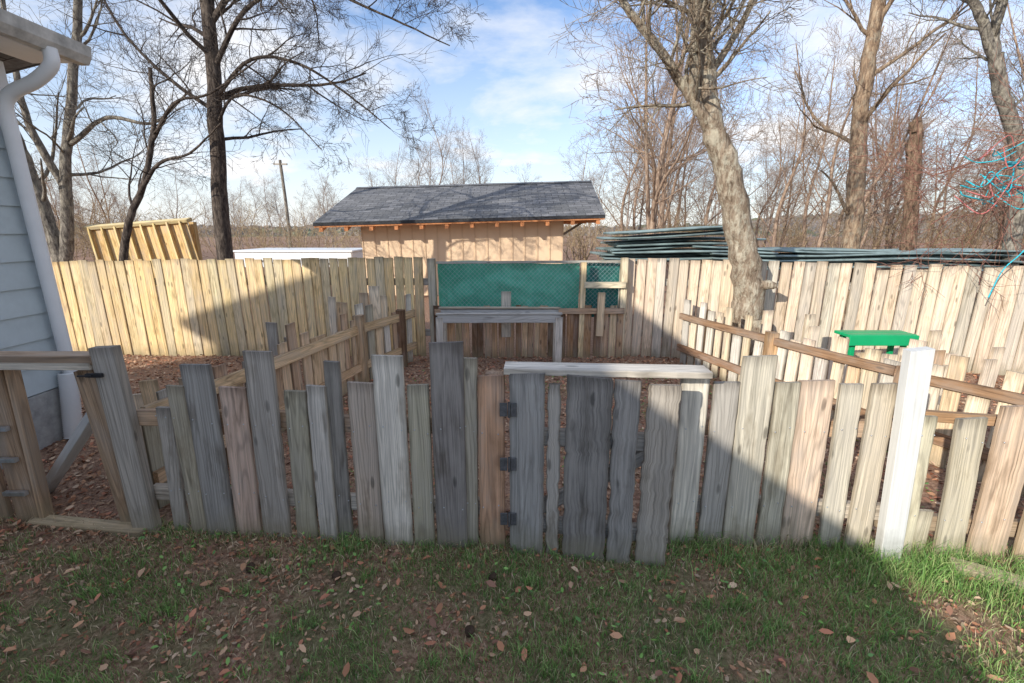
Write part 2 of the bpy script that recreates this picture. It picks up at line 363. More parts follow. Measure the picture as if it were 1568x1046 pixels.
# ---------------------------------------------------------------- garden gate (ajar)
gt=WB(); gl=[(.072,.165,.955,(.24,.245,.25),0),(.202,.062,.90,GREY,.02),(.352,.205,.95,(.165,.163,.163),.0),(.525,.115,.94,(.20,.20,.202),.0),(.675,.140,.93,(.26,.245,.225),0)]
def gy(x): return 2.0-.155*x
for x,w,z,t,o in gl:
    gt.beam((x+R(-.004,.004),gy(x)+o,-.0 if x<.3 else -.02),(x+R(-.004,.006)-.005,gy(x)+o+R(0,.01),z),w,.022,(1,-.155,0),t,46,.002,rough_edge=.011 if x>.1 else .005,freq=18)
for z in (.14,.62): gt.beam((0.0,gy(0)+.05,z),(.76,gy(.76)+.05,z+.01),.085,.036,(0,0,1),GREY)
gt.beam((-.035,2.055,.962),(.90,2.00,.955),.125,.030,(0,1,0),(.50,.49,.465),30,.002,rough_edge=.006)
gt.beam((.03,2.05,.16),(.70,1.95,.60),.07,.03,(0,0,1),GREY)
ge=empty('garden_gate'); gt.obj('gate_boards',ge)
IRON=mat_plain('black_iron',(.05,.05,.055),.5,.3,20,.6); HING=mat_plain('worn_hinge_steel',(.12,.12,.125),.55,.4,40,.3)
for z in (.78,.50,.20):
    box('hinge_plate',(-.058,1.975,z-.034),(-.022,1.981,z+.034),HING,ge,.002)
    box('hinge_leaf',(-.006,1.973,z-.034),(.022,1.979,z+.034),HING,ge,.002)
    tb=TB(); tb.tube([(-.014,1.974,z-.038),(-.014,1.974,z),(-.014,1.974,z+.038)],[.006]*3,8); link('hinge_pin',tb.mesh('pin'),ge,HING)

# ---------------------------------------------------------------- left side gate frame
lg=WB()
lg.beam((-1.985,2.165,-.03),(-2.02,2.175,1.03),.125,.05,(1,0,0),(.29,.28,.265),7,.003)
lg.beam((-2.10,2.22,-.03),(-2.16,2.22,.90),.11,.06,(1,0,0),(.30,.22,.155),6,.003)
lg.beam((-2.70,2.25,-.03),(-2.68,2.25,.93),.13,.06,(1,0,0),(.30,.22,.16),6)
lg.beam((-2.62,2.25,.0),(-2.60,2.26,.93),.03,.06,(1,0,0),(.36,.26,.18),6)
lg.beam((-2.88,2.25,-.03),(-2.86,2.25,.93),.12,.03,(1,0,0),(.33,.23,.16),6)
lg.beam((-3.4,2.26,.955),(-2.07,2.20,.965),.10,.045,(0,1,0),(.34,.26,.20),8)
lg.beam((-3.4,2.20,.93),(-2.08,2.15,.935),.035,.02,(0,0,1),(.50,.48,.44),8)
lg.beam((-2.66,2.22,.015),(-1.97,2.14,.012),.085,.04,(0,1,0),(.48,.40,.29),5)
e=empty('wooden_side_gate'); lg.obj('frame',e)
for z in (.58,.40,.20):
    box('bracket',(-2.76,2.19,z-.012),(-2.64,2.214,z+.012),GALV,e,.002)
box('latch',(-2.10,2.128,.885),(-2.02,2.146,.905),IRON,e,.002); box('latch_bar',(-2.13,2.118,.892),(-2.06,2.126,.90),IRON,e,.001)
w=WB(); w.beam((-2.90,2.50,.0),(-2.16,2.30,.74),.095,.04,(1,0,1),(.78,.79,.79),5); w.obj('white_brace_board',None,PAINTW)
w=WB(); w.beam((2.10,1.86,.04),(2.85,1.40,.04),.085,.035,(0,1,0),(.52,.45,.35),5); w.obj('ground_plank')

# ---------------------------------------------------------------- inner side fences
def sidefence(name,path,inner,spacing,tints,zr,railz,railt,posts,rail_w=.09):
    wb=WB(); pp=[V((*p,0)) for p in path]
    for a,c in zip(pp[:-1],pp[1:]):
        L=(c-a).length; d=(c-a)/L; n=int(L/spacing)
        for i in range(n):
            q=a+d*(i+.5)*L/n; w_=spacing*R(.7,.97); z=R(*zr) if random.random()<.75 else zr[1]+R(0,.14)
            wb.beam((q.x,q.y,-.02),(q.x+R(-.015,.015),q.y+R(-.015,.015),z),w_,.018,d,tintvar(random.choice(tints),.2),4,.003)
        o=V(inner)*.035
        wb.beam(tuple(a+o+V((0,0,railz))),tuple(c+o+V((0,0,railz+R(-.01,.02)))),rail_w,.036,(0,0,1),tintvar(railt),6,.006)
        wb.beam(tuple(a+o+V((0,0,.2))),tuple(c+o+V((0,0,.2))),.08,.036,(0,0,1),tintvar(railt),4)
    for x,y,z,t in posts: wb.beam((x,y,-.03),(x+R(-.01,.01),y,z),.09,.09,(1,0,0),t,4)
    e=empty(name); wb.obj('pickets_and_rails',e)
WT=[GREY,TAN,BROWN,LGREY,OLIV,(.42,.33,.24)]
sidefence('garden_side_fence',[(-2.08,2.35),(-1.60,4.55),(-1.22,5.45)],(1,0,0),.125,WT,(.55,.72),.60,(.46,.34,.22),[(-1.56,4.55,.74,(.40,.30,.2)),(-1.30,5.2,.68,DBR)])
sidefence('garden_side_fence',[(2.05,5.35),(2.45,4.1),(2.82,3.15),(3.2,2.35)],(-1,0,0),.12,[TAN,PALE,LGREY,(.50,.43,.33)],(.54,.70),.585,(.24,.15,.095),[(2.2,5.1,.70,(.42,.3,.18)),(2.43,4.12,.66,(.40,.27,.16)),(2.82,3.1,.64,BROWN)],.07)
wb=WB()
for x,y,z in [(-2.3,2.75,.66),(-2.2,2.9,.62),(-2.42,2.8,.55),(-1.95,3.6,.86),(-1.9,3.75,.7),(-1.78,4.4,.95),(-1.72,4.5,.88),(-1.62,4.9,.92),(-1.5,5.0,.98),(-1.45,5.1,.86)]:
    wb.beam((x,y,-.02),(x+R(-.03,.03),y,z),R(.08,.13),.02,(1,R(-.3,.3),0),tintvar(random.choice([PALE,TAN,GREY])),4)
wb.obj('stacked_fence_boards')

# ---------------------------------------------------------------- back fence
def longfence(name,a,b,z0,z1,tints,sp=.135,drop=None):
    wb=WB(); a=V((*a,0));b=V((*b,0)); L=(b-a).length;d=(b-a)/L;n=int(L/sp)
    for i in range(n):
        q=a+d*(i+.5)*sp; z=z0+(z1-z0)*i/n+R(-.012,.015)
        if drop and drop(i): z-=R(.04,.12)
        wb.beam((q.x,q.y+R(-.006,.006),-.02),(q.x+R(-.012,.012),q.y+R(-.010,.010),z),sp*R(.9,.99),.018,d,tintvar(random.choice(tints),.13),4,.003)
    for zz in (.3,.95): wb.beam((a.x,a.y+.04,zz),(b.x,b.y+.04,zz),.085,.036,(0,0,1),GREY,3)
    e=empty(name); wb.obj('boards_and_rails',e)
longfence('board_fence',(-9.5,5.70),(-1.0,5.66),1.17,1.25,[YEL,(.54,.43,.25),(.46,.40,.28),(.57,.46,.28)],.115)
longfence('board_fence',(1.40,5.68),(7.6,4.45),1.24,1.17,[(.46,.41,.34),(.51,.43,.34),(.40,.37,.32),(.54,.47,.38)],.125,lambda i:i in(22,25,34))
wb=WB()
x=-.93
while x<1.36:
    w_=R(.06,.11); wb.beam((x,5.56,-.02),(x+R(-.01,.01),5.56,R(.60,.68)),w_,.018,(1,0,0),tintvar(random.choice([BROWN,DBR,(.42,.28,.18),TAN,(.28,.17,.10),BROWN]),.2),4); x+=w_+R(.006,.02)
wb.beam((-.95,5.52,.60),(1.38,5.52,.61),.07,.03,(0,0,1),(.38,.27,.19),5)
wb.beam((-.98,5.6,-.02),(-.98,5.6,1.24),.09,.09,(1,0,0),(.36,.34,.28),4)
wb.beam((.86,5.55,.0),(.87,5.55,1.20),.065,.05,(1,0,0),(.58,.47,.30),4)
wb.beam((.88,5.53,.93),(1.38,5.53,.93),.075,.03,(0,0,1),(.55,.50,.38),4)
wb.beam((1.37,5.6,-.02),(1.37,5.6,1.25),.08,.08,(1,0,0),(.5,.45,.34),4)
wb.beam((-.93,5.64,1.19),(1.34,5.64,1.20),.03,.03,(0,0,1),(.30,.30,.28),4)
wb.beam((-.07,5.45,.3),(-.07,5.45,.86),.12,.03,(1,0,0),(.42,.40,.36),4)
wb.beam((1.08,5.50,.3),(1.09,5.50,.84),.09,.03,(1,0,0),(.5,.40,.28),4)
e=empty('chain_link_gate'); wb.obj('frame_and_pickets',e)
m,nt,b=newmat('green_tarp'); b.inputs['Roughness'].default_value=.45
geo=N(nt,'ShaderNodeNewGeometry'); n=noisen(nt,geo.outputs['Position'],5,5,.6); r=ramp(nt,[(.3,(.08,.38,.26)),(.7,(.15,.52,.37))]); nt.links.new(n,r.inputs[0]); nt.links.new(r.outputs[0],b.inputs['Base Color'])
nxv,nzv=90,30; vs=[]
for j in range(nzv):
    for i in range(nxv):
        x=-.92+1.76*i/(nxv-1); z=.55+.64*j/(nzv-1)
        vs.append((x,5.70+.035*noise.noise(V((x*3,z*5,0)))+.016*noise.noise(V((x*14,z*9,5))),z-.02*math.sin(x*3)*(j/nzv)))
fs=[(j*nxv+i,j*nxv+i+1,(j+1)*nxv+i+1,(j+1)*nxv+i) for j in range(nzv-1) for i in range(nxv-1)]
o=polymesh('tarp',vs,fs,m,e); [setattr(p,'use_smooth',True) for p in o.data.polygons]
DT=mat_plain('dark_green_tarp',(.03,.17,.15),.6,.4,5)
polymesh('side_tarp',[(.9,5.70,.5),(1.34,5.70,.5),(1.34,5.72,1.17),(.9,5.70,1.19)],[(0,1,2,3)],DT,e)
tb=TB(); s=.055
for sg in (1,-1):
    k=-1.7
    while k<2.2:
        pts=[]
        for t in np.linspace(0,.62,9):
            xx=k+t if sg==1 else k-t+.62
            pts.append((xx,5.625+.003*sg,.58+t))
        pts=[p for p in pts if -.92<=p[0]<=1.34]
        if len(pts)>1: tb.tube(pts,[.0016]*len(pts),3)
        k+=s
link('chain_link_mesh',tb.mesh('chain'),e,GALV)

wb=WB(); c=(.36,.37,.38)
wb.beam((-.84,5.06,.60),(.55,5.06,.60),.085,.036,(0,0,1),c,5); wb.beam((-.84,5.30,.63),(.55,5.30,.63),.085,.036,(0,0,1),c,5)
wb.beam((-.86,5.08,.655),(.57,5.08,.655),.06,.02,(0,1,0),(.42,.42,.42),5)
wb.beam((-.86,5.30,.685),(.57,5.30,.685),.06,.02,(0,1,0),(.40,.36,.30),5)
for x in (-.82,.53):
    for y in (5.06,5.30): wb.beam((x,y,-.02),(x,y,.62),.085,.04,(1,0,0),tintvar(LGREY),4)
    wb.beam((x,5.06,.58),(x,5.3,.6),.08,.03,(0,0,1),c,3)
e=empty('wooden_potting_bench'); wb.obj('bench_frame',e)
GP=mat_plain('green_plastic',(.01,.36,.14),.35,.1,4)
e=empty('green_bench')
for i in range(2): box('slat',(3.24,4.26+i*.11,.575),(3.90,4.36+i*.11,.605),GP,e,.006)
box('front_lip',(3.24,4.235,.50),(3.90,4.255,.602),GP,e,.005)
for x in (3.30,3.80):
    for y in (4.28,4.42): box('leg',(x,y,0),(x+.04,y+.04,.575),GP,e,.005)
wb=WB()
for i in range(11): wb.beam((3.0+i*.105,4.05,-.02),(3.0+i*.105,4.05+R(-.02,.02),R(.42,.53)),.10,.02,(1,0,0),tintvar(random.choice([TAN,BROWN,PALE])),3)
for x,y,z in [(2.85,4.2,.7),(3.0,4.5,.76),(3.6,3.6,.50),(3.75,3.7,.55),(3.95,3.6,.55),(4.2,3.8,.6),(2.62,4.6,.78),(4.0,4.2,.66),(4.1,4.3,.6)]: wb.beam((x,y,0),(x+R(-.03,.03),y,z),.11,.02,(1,.1,0),tintvar(PALE),3)
wb.obj('scrap_board_pile')

# ---------------------------------------------------------------- blue siding house (left)
SID=mat_plain('blue_grey_siding',(.50,.56,.58),.6,.07,8); WH=mat_plain('white_trim_paint',(.78,.79,.80),.4,.05,5)
FND=mat_plain('foundation_block',(.36,.36,.35),.9,.25,14,0,.5)
m,nt,b=newmat('asphalt_shingle'); tc=N(nt,'ShaderNodeTexCoord'); br=N(nt,'ShaderNodeTexBrick'); br.inputs['Scale'].default_value=1
br.inputs['Color1'].default_value=(.12,.122,.128,1);br.inputs['Color2'].default_value=(.20,.20,.21,1);br.inputs['Mortar'].default_value=(.04,.04,.043,1)
br.inputs['Brick Width'].default_value=.33;br.inputs['Row Height'].default_value=.14;br.inputs['Mortar Size'].default_value=.006
nt.links.new(tc.outputs['Object'],br.inputs['Vector']); nn=noisen(nt,tc.outputs['Object'],25,5,.7); rr=ramp(nt,[(.3,g(.7)),(.7,g(1.5))]); nt.links.new(nn,rr.inputs[0])
nt.links.new(mixc(nt,'MULTIPLY',1,br.outputs[0],rr.outputs[0]),b.inputs['Base Color']); SHING=m
e=empty('blue_siding_house')
z=.42
while z<2.72:
    h=.19; x0=-3.50
    polymesh('siding_course',[(x0+.018,.25,z),(x0+.018,3.42,z),(x0+.002,3.42,z+h),(x0+.002,.25,z+h),(x0-.002,.25,z-.0),(x0-.002,3.42,z)],[(0,1,2,3),(0,4,5,1)],SID,e); z+=h
polymesh('walls',[(-4.6,.25,0),(-3.502,.25,0),(-3.502,3.42,0),(-4.6,3.42,0),(-4.6,.25,2.5),(-3.502,.25,2.72),(-3.502,3.42,2.72),(-4.6,3.42,2.5)],[(0,1,5,4),(1,2,6,5),(2,3,7,6),(3,0,4,7)],SID,e)
box('foundation',(-3.53,.2,0),(-3.485,3.40,.41),FND,e)
box('corner_trim',(-3.52,3.40,.40),(-3.465,3.47,2.70),WH,e)
polymesh('roof',[(-4.8,.0,2.50),(-3.12,.0,2.88),(-3.12,3.66,2.88),(-4.8,3.66,2.50),(-4.8,.0,2.42),(-3.12,.0,2.80),(-3.12,3.66,2.80),(-4.8,3.66,2.42)],[(0,1,2,3),(7,6,5,4),(1,5,6,2),(2,6,7,3),(0,4,5,1),(3,7,4,0)],SHING,e)
box('soffit',(-3.50,.0,2.735),(-3.12,3.62,2.765),WH,e)
prof=[(-3.12,2.74),(-3.06,2.74),(-3.03,2.79),(-3.02,2.86),(-3.035,2.86),(-3.045,2.80),(-3.07,2.755),(-3.12,2.755)]
vs=[(x,y,z) for y in (.0,3.68) for x,z in prof]; k=len(prof)
polymesh('gutter',vs,[(i,(i+1)%k,k+(i+1)%k,k+i) for i in range(k)]+[tuple(range(k,2*k))],mat_plain('aged_gutter_metal',(.48,.47,.44),.5,.35,9),e)
tb=TB()
tb.tube(catmull([(-3.07,3.40,2.76),(-3.08,3.40,2.66),(-3.2,3.39,2.56),(-3.36,3.37,2.48),(-3.42,3.36,2.38),(-3.42,3.36,2.2)],6)+[V((-3.42,3.36,1.2)),V((-3.42,3.36,.48))],[.042]*33,12)
link('downspout',tb.mesh('ds'),e,WH)
tb=TB(); pts=[];rs=[]
for i in range(60):
    z=.52-.5*i/59; pts.append((-3.42,3.34-.0012*i,z)); rs.append(.062 if i%2 else .052)
tb.tube(pts,rs,14); link('ribbed_drain_pipe',tb.mesh('pipe'),e,WH)

# unseen gable house invented behind the viewer to cast the fence shadow: front gable bay plus a low rear wing
WSID=mat_plain('white_siding',(.80,.79,.76),.6,.05,8)
e=empty('shadow_caster_gable')
g_=[(-11.6,0),(-11.6,4.80),(-7.92,6.02),(.30,.34),(.30,0)]
vs=[(x,y,z) for y in (-2.1,-3.0) for x,z in g_]
polymesh('walls',vs,[tuple(reversed(range(5))),tuple(range(5,10))]+[(i,(i+1)%5,5+(i+1)%5,5+i) for i in (0,3,4)],WSID,e)
def slab(name,a,b,y0,y1,t,mat):
    (x0,z0),(x1,z1)=a,b
    polymesh(name,[(x0,y0,z0),(x1,y0,z1),(x1,y1,z1),(x0,y1,z0),(x0,y0,z0-t),(x1,y0,z1-t),(x1,y1,z1-t),(x0,y1,z0-t)],[(0,1,2,3),(7,6,5,4),(0,4,5,1),(1,5,6,2),(2,6,7,3),(3,7,4,0)],mat,e)
slab('roof_right',(-7.92,6.15),(.5,.35),-3.1,-2,.1,SHING); slab('roof_left',(-11.9,4.88),(-7.92,6.15),-3.1,-2,.1,SHING)
box('rear_wing',(-11.3,-9,0),(-4.6,-3.0,2.3),WSID,e); box('rear_wing_roof',(-11.5,-9.2,2.3),(-4.4,-3.02,2.42),SHING,e)
GL=mat_plain('window_glass',(.05,.06,.07),.08,.1,3)
for x,z in ((-8.5,3.5),(-6,2.7),(-8.5,1.0),(-5.5,.9)):
    box('window_frame',(x-.05,-2.13,z-.05),(x+.95,-2.08,z+1.25),WH,e); box('window_pane',(x,-2.15,z),(x+.9,-2.131,z+1.2),GL,e)
box('door',(-3.6,-2.14,.1),(-2.7,-2.09,2.15),WH,e)

# ---------------------------------------------------------------- tan shed
e=empty('tan_shed'); tilt=lambda x:.027*(x+1.2)
WALL=mat_plain('tan_wall_board',(.80,.59,.40),.8,.04,5); BAT=mat_plain('tan_batten',(.72,.52,.34),.8,.05,5); ORG=mat_plain('orange_stained_rafter',(.58,.24,.10),.7,.2,8)
def pm(name,vs,fs,mat): return polymesh(name,[(x,y,z+tilt(x)) for x,y,z in vs],fs,mat,e)
ex0,ex1,ye,ze,yr,zr=-4.45,2.08,10.5,1.80,13.0,2.74
yb=2*yr-ye; t=.07
pm('walls',[(-3.58,11.1,0),(1.22,11.1,0),(1.22,14.9,0),(-3.58,14.9,0),(-3.58,11.1,1.96),(1.22,11.1,1.96),(1.22,14.9,1.96),(-3.58,14.9,1.96),(-3.58,13,2.66),(1.22,13,2.66)],[(0,1,5,4),(1,2,6,9,5),(2,3,7,6),(3,0,4,8,7)],WALL)
for i in range(17):
    x=-3.56+i*4.76/16; o=box('batten',(x-.015,11.088,0),(x+.015,11.098,1.95+tilt(x)-.02),BAT,e,0)
pm('roof_front',[(ex0,ye,ze),(ex1,ye,ze),(ex1+.06,yr,zr),(ex0+.24,yr,zr),(ex0,ye,ze-t),(ex1,ye,ze-t),(ex1+.06,yr,zr-t),(ex0+.24,yr,zr-t)],[(0,1,2,3),(7,6,5,4),(0,4,5,1),(1,5,6,2),(3,7,4,0)],SHING)
pm('roof_back',[(ex0+.24,yr,zr),(ex1+.06,yr,zr),(ex1+.1,yb,ze),(ex0+.4,yb,ze),(ex0+.24,yr,zr-t),(ex1+.06,yr,zr-t),(ex1+.1,yb,ze-t),(ex0+.4,yb,ze-t)],[(0,1,2,3),(7,6,5,4),(1,5,6,2),(2,6,7,3),(3,7,4,0)],SHING)
pm('ridge_cap',[(ex0+.24,yr-.14,zr-.035),(ex1+.06,yr-.14,zr-.035),(ex1+.06,yr,zr+.02),(ex0+.24,yr,zr+.02),(ex1+.06,yr+.14,zr-.035),(ex0+.24,yr+.14,zr-.035)],[(0,1,2,3),(3,2,4,5)],SHING)
pm('eave_fascia',[(ex0+.01,ye+.02,ze-t-.002),(ex1-.01,ye+.02,ze-t-.002),(ex1-.01,ye+.02,ze-t-.035),(ex0+.01,ye+.02,ze-t-.035),(ex0+.01,ye+.05,ze-t-.002),(ex1-.01,ye+.05,ze-t-.002),(ex1-.01,ye+.05,ze-t-.035),(ex0+.01,ye+.05,ze-t-.035)],[(0,3,2,1),(4,5,6,7),(3,7,6,2)],ORG)
for i in range(12):
    x=ex0+.15+i*(ex1-ex0-.3)/11; a=.04
    pm('rafter_tail',[(x-a,ye+.04,ze-.2),(x+a,ye+.04,ze-.2),(x+a,ye+.04,ze-t-.036),(x-a,ye+.04,ze-t-.036),(x-a,11.2,ze+.02),(x+a,11.2,ze+.02),(x+a,11.2,ze+.17),(x-a,11.2,ze+.17)],[(0,1,2,3),(7,6,5,4),(0,4,5,1),(1,5,6,2),(3,7,4,0)],ORG)
for y in (11.15,13,14.8):
    box('lookout_beam',(1.22,y,1.72),(2.05,y+.09,1.85),ORG,e,0)
w=WB(); w.beam((1.23,11.2,1.45),(1.75,11.2,1.78),.07,.05,(0,1,0),(.2,.16,.12)); w.obj('eave_bracket',e)

# ---------------------------------------------------------------- things beyond the fence
CORR=mat_plain('green_grey_metal',(.24,.31,.31),.45,.45,3,.1)
def corr_sheet(vs,fs,x0,y0,z,L,Wd,rot,tx):
    b0=len(vs); n=48
    c,s_=math.cos(rot),math.sin(rot)
    for j in range(7):
        for i in range(n):
            u=Wd*i/(n-1)-Wd/2; l=L*j/6
            zz=z+.014*math.sin(i*1.3)+tx*l+.035*math.sin(l*1.4+x0*7)
            vs.append((x0+c*l-s_*u,y0+s_*l+c*u,zz))
    for j in range(6):
        for i in range(n-1): fs.append((b0+j*n+i,b0+j*n+i+1,b0+(j+1)*n+i+1,b0+(j+1)*n+i))
vs=[];fs=[]
for k in range(12): corr_sheet(vs,fs,1.55+R(-.12,.3),7.9+R(-.15,.15),1.06+k*.044,R(1.7,2.7),.9,R(-.12,.12),R(-.03,.04))
for k in range(9): corr_sheet(vs,fs,3.4+R(-.5,.2),7.7+R(-.12,.12),1.0+k*.034,R(4.6,6.3),.8,-.08+R(-.03,.03),R(-.012,.0))
e=empty('corrugated_metal_stack'); o=polymesh('sheets',vs,fs,CORR,e); sm=o.modifiers.new('s','SOLIDIFY'); sm.thickness=.010
wb=WB()
for x in (1.9,3.4,4.8,6.6,8.4): wb.beam((x,7.5,0),(x,7.5,1.0),.1,.1,(1,0,0),GREY,2); wb.beam((x,8.1,0),(x,8.1,1.0),.1,.1,(1,0,0),GREY,2)
wb.obj('trestle',e)
WHM=mat_plain('white_metal_panel',(.78,.8,.82),.4,.05,2)
e=empty('white_trailer'); box('body',(-9,15,.35),(-5.2,17,.84),WHM,e,.03); box('roof',(-9.05,14.95,.84),(-5.15,17.05,.90),WHM,e,.02)
for x in (-8,-6.2):
    tb=TB(); tb.tube([(x,14.95,.3),(x,15.15,.3)],[.3,.3],16); link('wheel',tb.mesh('wheel'),e,IRON)
wb=WB(); LY=(.46,.33,.16)
a=V((-8.25,9.2,1.58));b_=V((-6.45,9.2,1.72)); dn=V((.42,-.35,-1.1))
for i in range(11):
    q=a.lerp(b_,i/10); wb.beam(tuple(q),tuple(q+dn),.175,.02,(1,0,0),tintvar(LY,.15),2)
for i in range(8):
    q=a.lerp(b_,i/7)+V((0,-.06,0)); wb.beam(tuple(q),tuple(q+dn),.035,.06,(1,0,0),tintvar((.54,.42,.20)),2)
wb.beam(tuple(a+V((-.1,0,.03))),tuple(b_+V((.15,0,.03))),.16,.06,(0,1,.3),(.56,.48,.28),3)
wb.beam(tuple(a+dn),tuple(b_+dn),.1,.06,(0,0,1),LY,3)
for p in (a,b_): wb.beam(tuple(p+V((0,.3,0))),(p.x,p.y+.3,0),.1,.1,(1,0,0),LY,2); wb.beam(tuple(p+dn),(p.x+dn.x,p.y+dn.y,0),.1,.1,(1,0,0),LY,2)
for i in range(5): wb.beam((-9.95+i*.16,9.3,0),(-9.95+i*.16,9.3,1.9-i*.12),.15,.03,(1,0,0),tintvar(LY),2)
wb.obj('lumber_frame')
tb=TB(); tb.tube([(-11.9,25,0),(-11.9,25,3),(-11.95,25,5.0)],[.09,.08,.07],10); e=empty('utility_pole'); link('pole',tb.mesh('pole'),e,BARK_GREY)
w=WB(); w.beam((-12.3,25,4.8),(-11.6,25,4.8),.08,.08,(0,0,1),GREY,2); w.obj('crossarm',e)
TEAL=mat_plain('teal_cord',(.03,.50,.62),.5,.1,5); PINK=mat_plain('red_cord',(.50,.16,.15),.6,.2,5)
e=empty('hanging_cord')
random.seed(61)
tb=TB();tp=TB()
tb.tube(catmull([(5.35,4.75,1.75),(5.2,4.7,1.4),(5.05,4.72,1.18),(4.95,4.70,.9)],8),[.006]*25,5)
for k in range(34):
    x=R(4.35,5.1); z=R(1.9,2.35); t_=tp if k%3==0 else tb
    C=catmull([(x,4.7+R(-.15,.15),z),(x+R(.05,.2),4.7+R(-.1,.1),z-R(0,.2)),(x+R(.15,.4),4.7+R(-.1,.1),z+R(-.15,.15)),(x+R(.3,.6),4.7,z+R(-.2,.2))],6)
    t_.tube(C,[R(.004,.007)]*len(C),4)
link('teal_cords',tb.mesh('cord'),e,TEAL); link('red_cords',tp.mesh('cord2'),e,PINK)
tb=TB(); e=empty('overhanging_twigs')
for q,d in (((6.2,4.9,2.5),(-1,0,-.12)),((6.2,5.0,2.2),(-1,.05,-.1)),((6.2,4.8,2.75),(-1,0,-.3))): grow(tb,q,V(d).normalized(),1.8,.02,1,4,(5,6,5),up=-.01,minr=.003)
link('twigs',tb.mesh('twigs'),e,mat_bark('red_twig',(.12,.05,.04),(.26,.12,.09),(.38,.21,.15),bm_=False))
WAL=mat_plain('walnut_husk',(.07,.045,.03),.8,.4,60,0,.8)
for x,y in ((-.82,1.80),(-.09,1.80),(-.17,1.50),(-1.25,1.85)):
    me=bpy.data.meshes.new('walnut'); bm=bmesh.new(); bmesh.ops.create_icosphere(bm,subdivisions=3,radius=.021)
    for v in bm.verts: v.co*=1+.18*noise.noise(v.co*60+V((x*9,0,0)))
    bm.to_mesh(me); bm.free(); o=link('fallen_walnut',me,None,WAL); o.location=(x,y,gz(x,y)+.02)

# ---------------------------------------------------------------- hero trees
def tree(name,tb,mat): e=empty(name); link('trunk_and_branches',tb.mesh(name),e,mat)
random.seed(21)
tb=TB()
stem(tb,[(2.78,5.15,-.1),(2.72,5.15,.5),(2.66,5.15,1.0),(2.48,5.15,1.65),(2.27,5.15,2.25),(2.10,5.15,2.56)],.185,.115,18,rough=.03)
tb.tube([(2.85,5.1,-.1),(2.79,5.15,.25),(2.74,5.15,.6)],[.27,.21,.17],16,.05)
stem(tb,[(2.13,5.15,2.5),(2.02,5.15,2.9),(1.96,5.17,3.3),(1.86,5.2,3.85),(1.8,5.3,4.8),(1.7,5.4,6.2)],.105,.05,14,kids=12,kl=1.3,klev=4,nch=(4,5,5),t0=.25)
stem(tb,[(2.15,5.15,2.5),(1.95,5.12,2.75),(1.80,5.1,2.92),(1.43,5.05,3.33),(.98,5.0,3.8),(.5,4.9,4.6)],.07,.022,12,kids=14,kl=1.1,klev=4,nch=(4,5,5),t0=.3,up=.0)
stem(tb,[(1.83,5.1,2.9),(1.78,5.0,3.3),(1.72,4.95,3.9),(1.6,4.9,4.8)],.05,.025,10,kids=8,kl=1.0,klev=4,nch=(4,5,4),t0=.3)
stem(tb,[(2.0,5.15,3.1),(2.35,5.2,3.7),(2.6,5.3,4.6)],.04,.02,8,kids=8,kl=1.1,klev=4,nch=(4,5,4),t0=.2)
tb.tube([(2.68,5.1,.95),(2.82,5.0,1.0),(2.88,4.98,.98),(2.9,4.97,.97)],[.06,.05,.035,.002],10,.1)
tree('lichen_covered_tree',tb,BARK_LICHEN)
random.seed(5); tb=TB()
stem(tb,[(-4.98,8,-.1),(-4.95,8,1.5),(-4.82,8,3),(-4.70,8,4.2),(-4.6,8,6),(-4.5,8,9)],.135,.075,14,kids=12,kl=2.2,klev=4,nch=(6,5,5),t0=.42,up=.0)
stem(tb,[(-4.72,8,4.0),(-4.0,7.8,4.75),(-3.0,7.6,5.0),(-1.9,7.5,4.6),(-.9,7.4,4.15)],.04,.008,8,kids=18,kl=1.0,klev=4,nch=(4,5,5),t0=.12,up=-.02,kr=.6)
stem(tb,[(-4.75,8,3.6),(-4.0,7.8,4.1),(-3.2,7.7,4.0),(-2.4,7.7,3.5),(-1.9,7.7,3.1)],.033,.007,8,kids=18,kl=.9,klev=4,nch=(4,5,5),t0=.12,up=-.03,kr=.6)
stem(tb,[(-4.8,8,3.2),(-4.3,7.8,3.6),(-3.6,7.7,3.4),(-3.0,7.7,2.8)],.026,.007,7,kids=10,kl=.8,klev=4,nch=(4,5,4),t0=.15,up=-.03,kr=.6)
stem(tb,[(-4.7,8,4.6),(-3.7,7.9,5.6),(-2.6,7.6,6.0),(-1.4,7.4,5.6)],.05,.009,8,kids=14,kl=1.4,klev=4,nch=(5,5,4),t0=.12,up=-.03,kr=.6)
stem(tb,[(-4.75,8,3.4),(-5.4,7.9,3.9),(-6.0,7.9,4.6),(-6.4,8,5.6)],.035,.010,7,kids=8,kl=1.1,klev=4,nch=(4,5,4),t0=.15,kr=.6)
tree('dark_bare_tree',tb,BARK_DARK)
random.seed(9); tb=TB()
stem(tb,[(-8.8,9,-.1),(-8.8,9,1.0),(-8.95,9,2.2),(-9.05,9,3.0),(-9.25,9,4.2),(-9.4,9,6)],.15,.055,12,kids=9,kl=1.9,klev=4,nch=(5,5,4),t0=.35)
stem(tb,[(-8.75,9,.8),(-8.45,9,2.0),(-8.25,9,2.9),(-7.75,9,4.4),(-7.4,9,5.6),(-7.2,9,7)],.11,.045,12,kids=10,kl=1.9,klev=4,nch=(5,5,4),t0=.3)
stem(tb,[(-8.4,9,2.3),(-8.6,8.8,3.4),(-8.5,8.7,4.6),(-8.4,8.7,6)],.07,.025,10,kids=7,kl=1.6,klev=4,nch=(5,4,4),t0=.3)
stem(tb,[(-8.1,9,3.1),(-7.2,8.8,3.5),(-6.3,8.7,3.4),(-5.5,8.6,3.9)],.045,.015,8,kids=8,kl=1.3,klev=4,nch=(5,4,4),t0=.2)
tree('multi_stem_tree',tb,BARK_GREY)
random.seed(12); tb=TB()
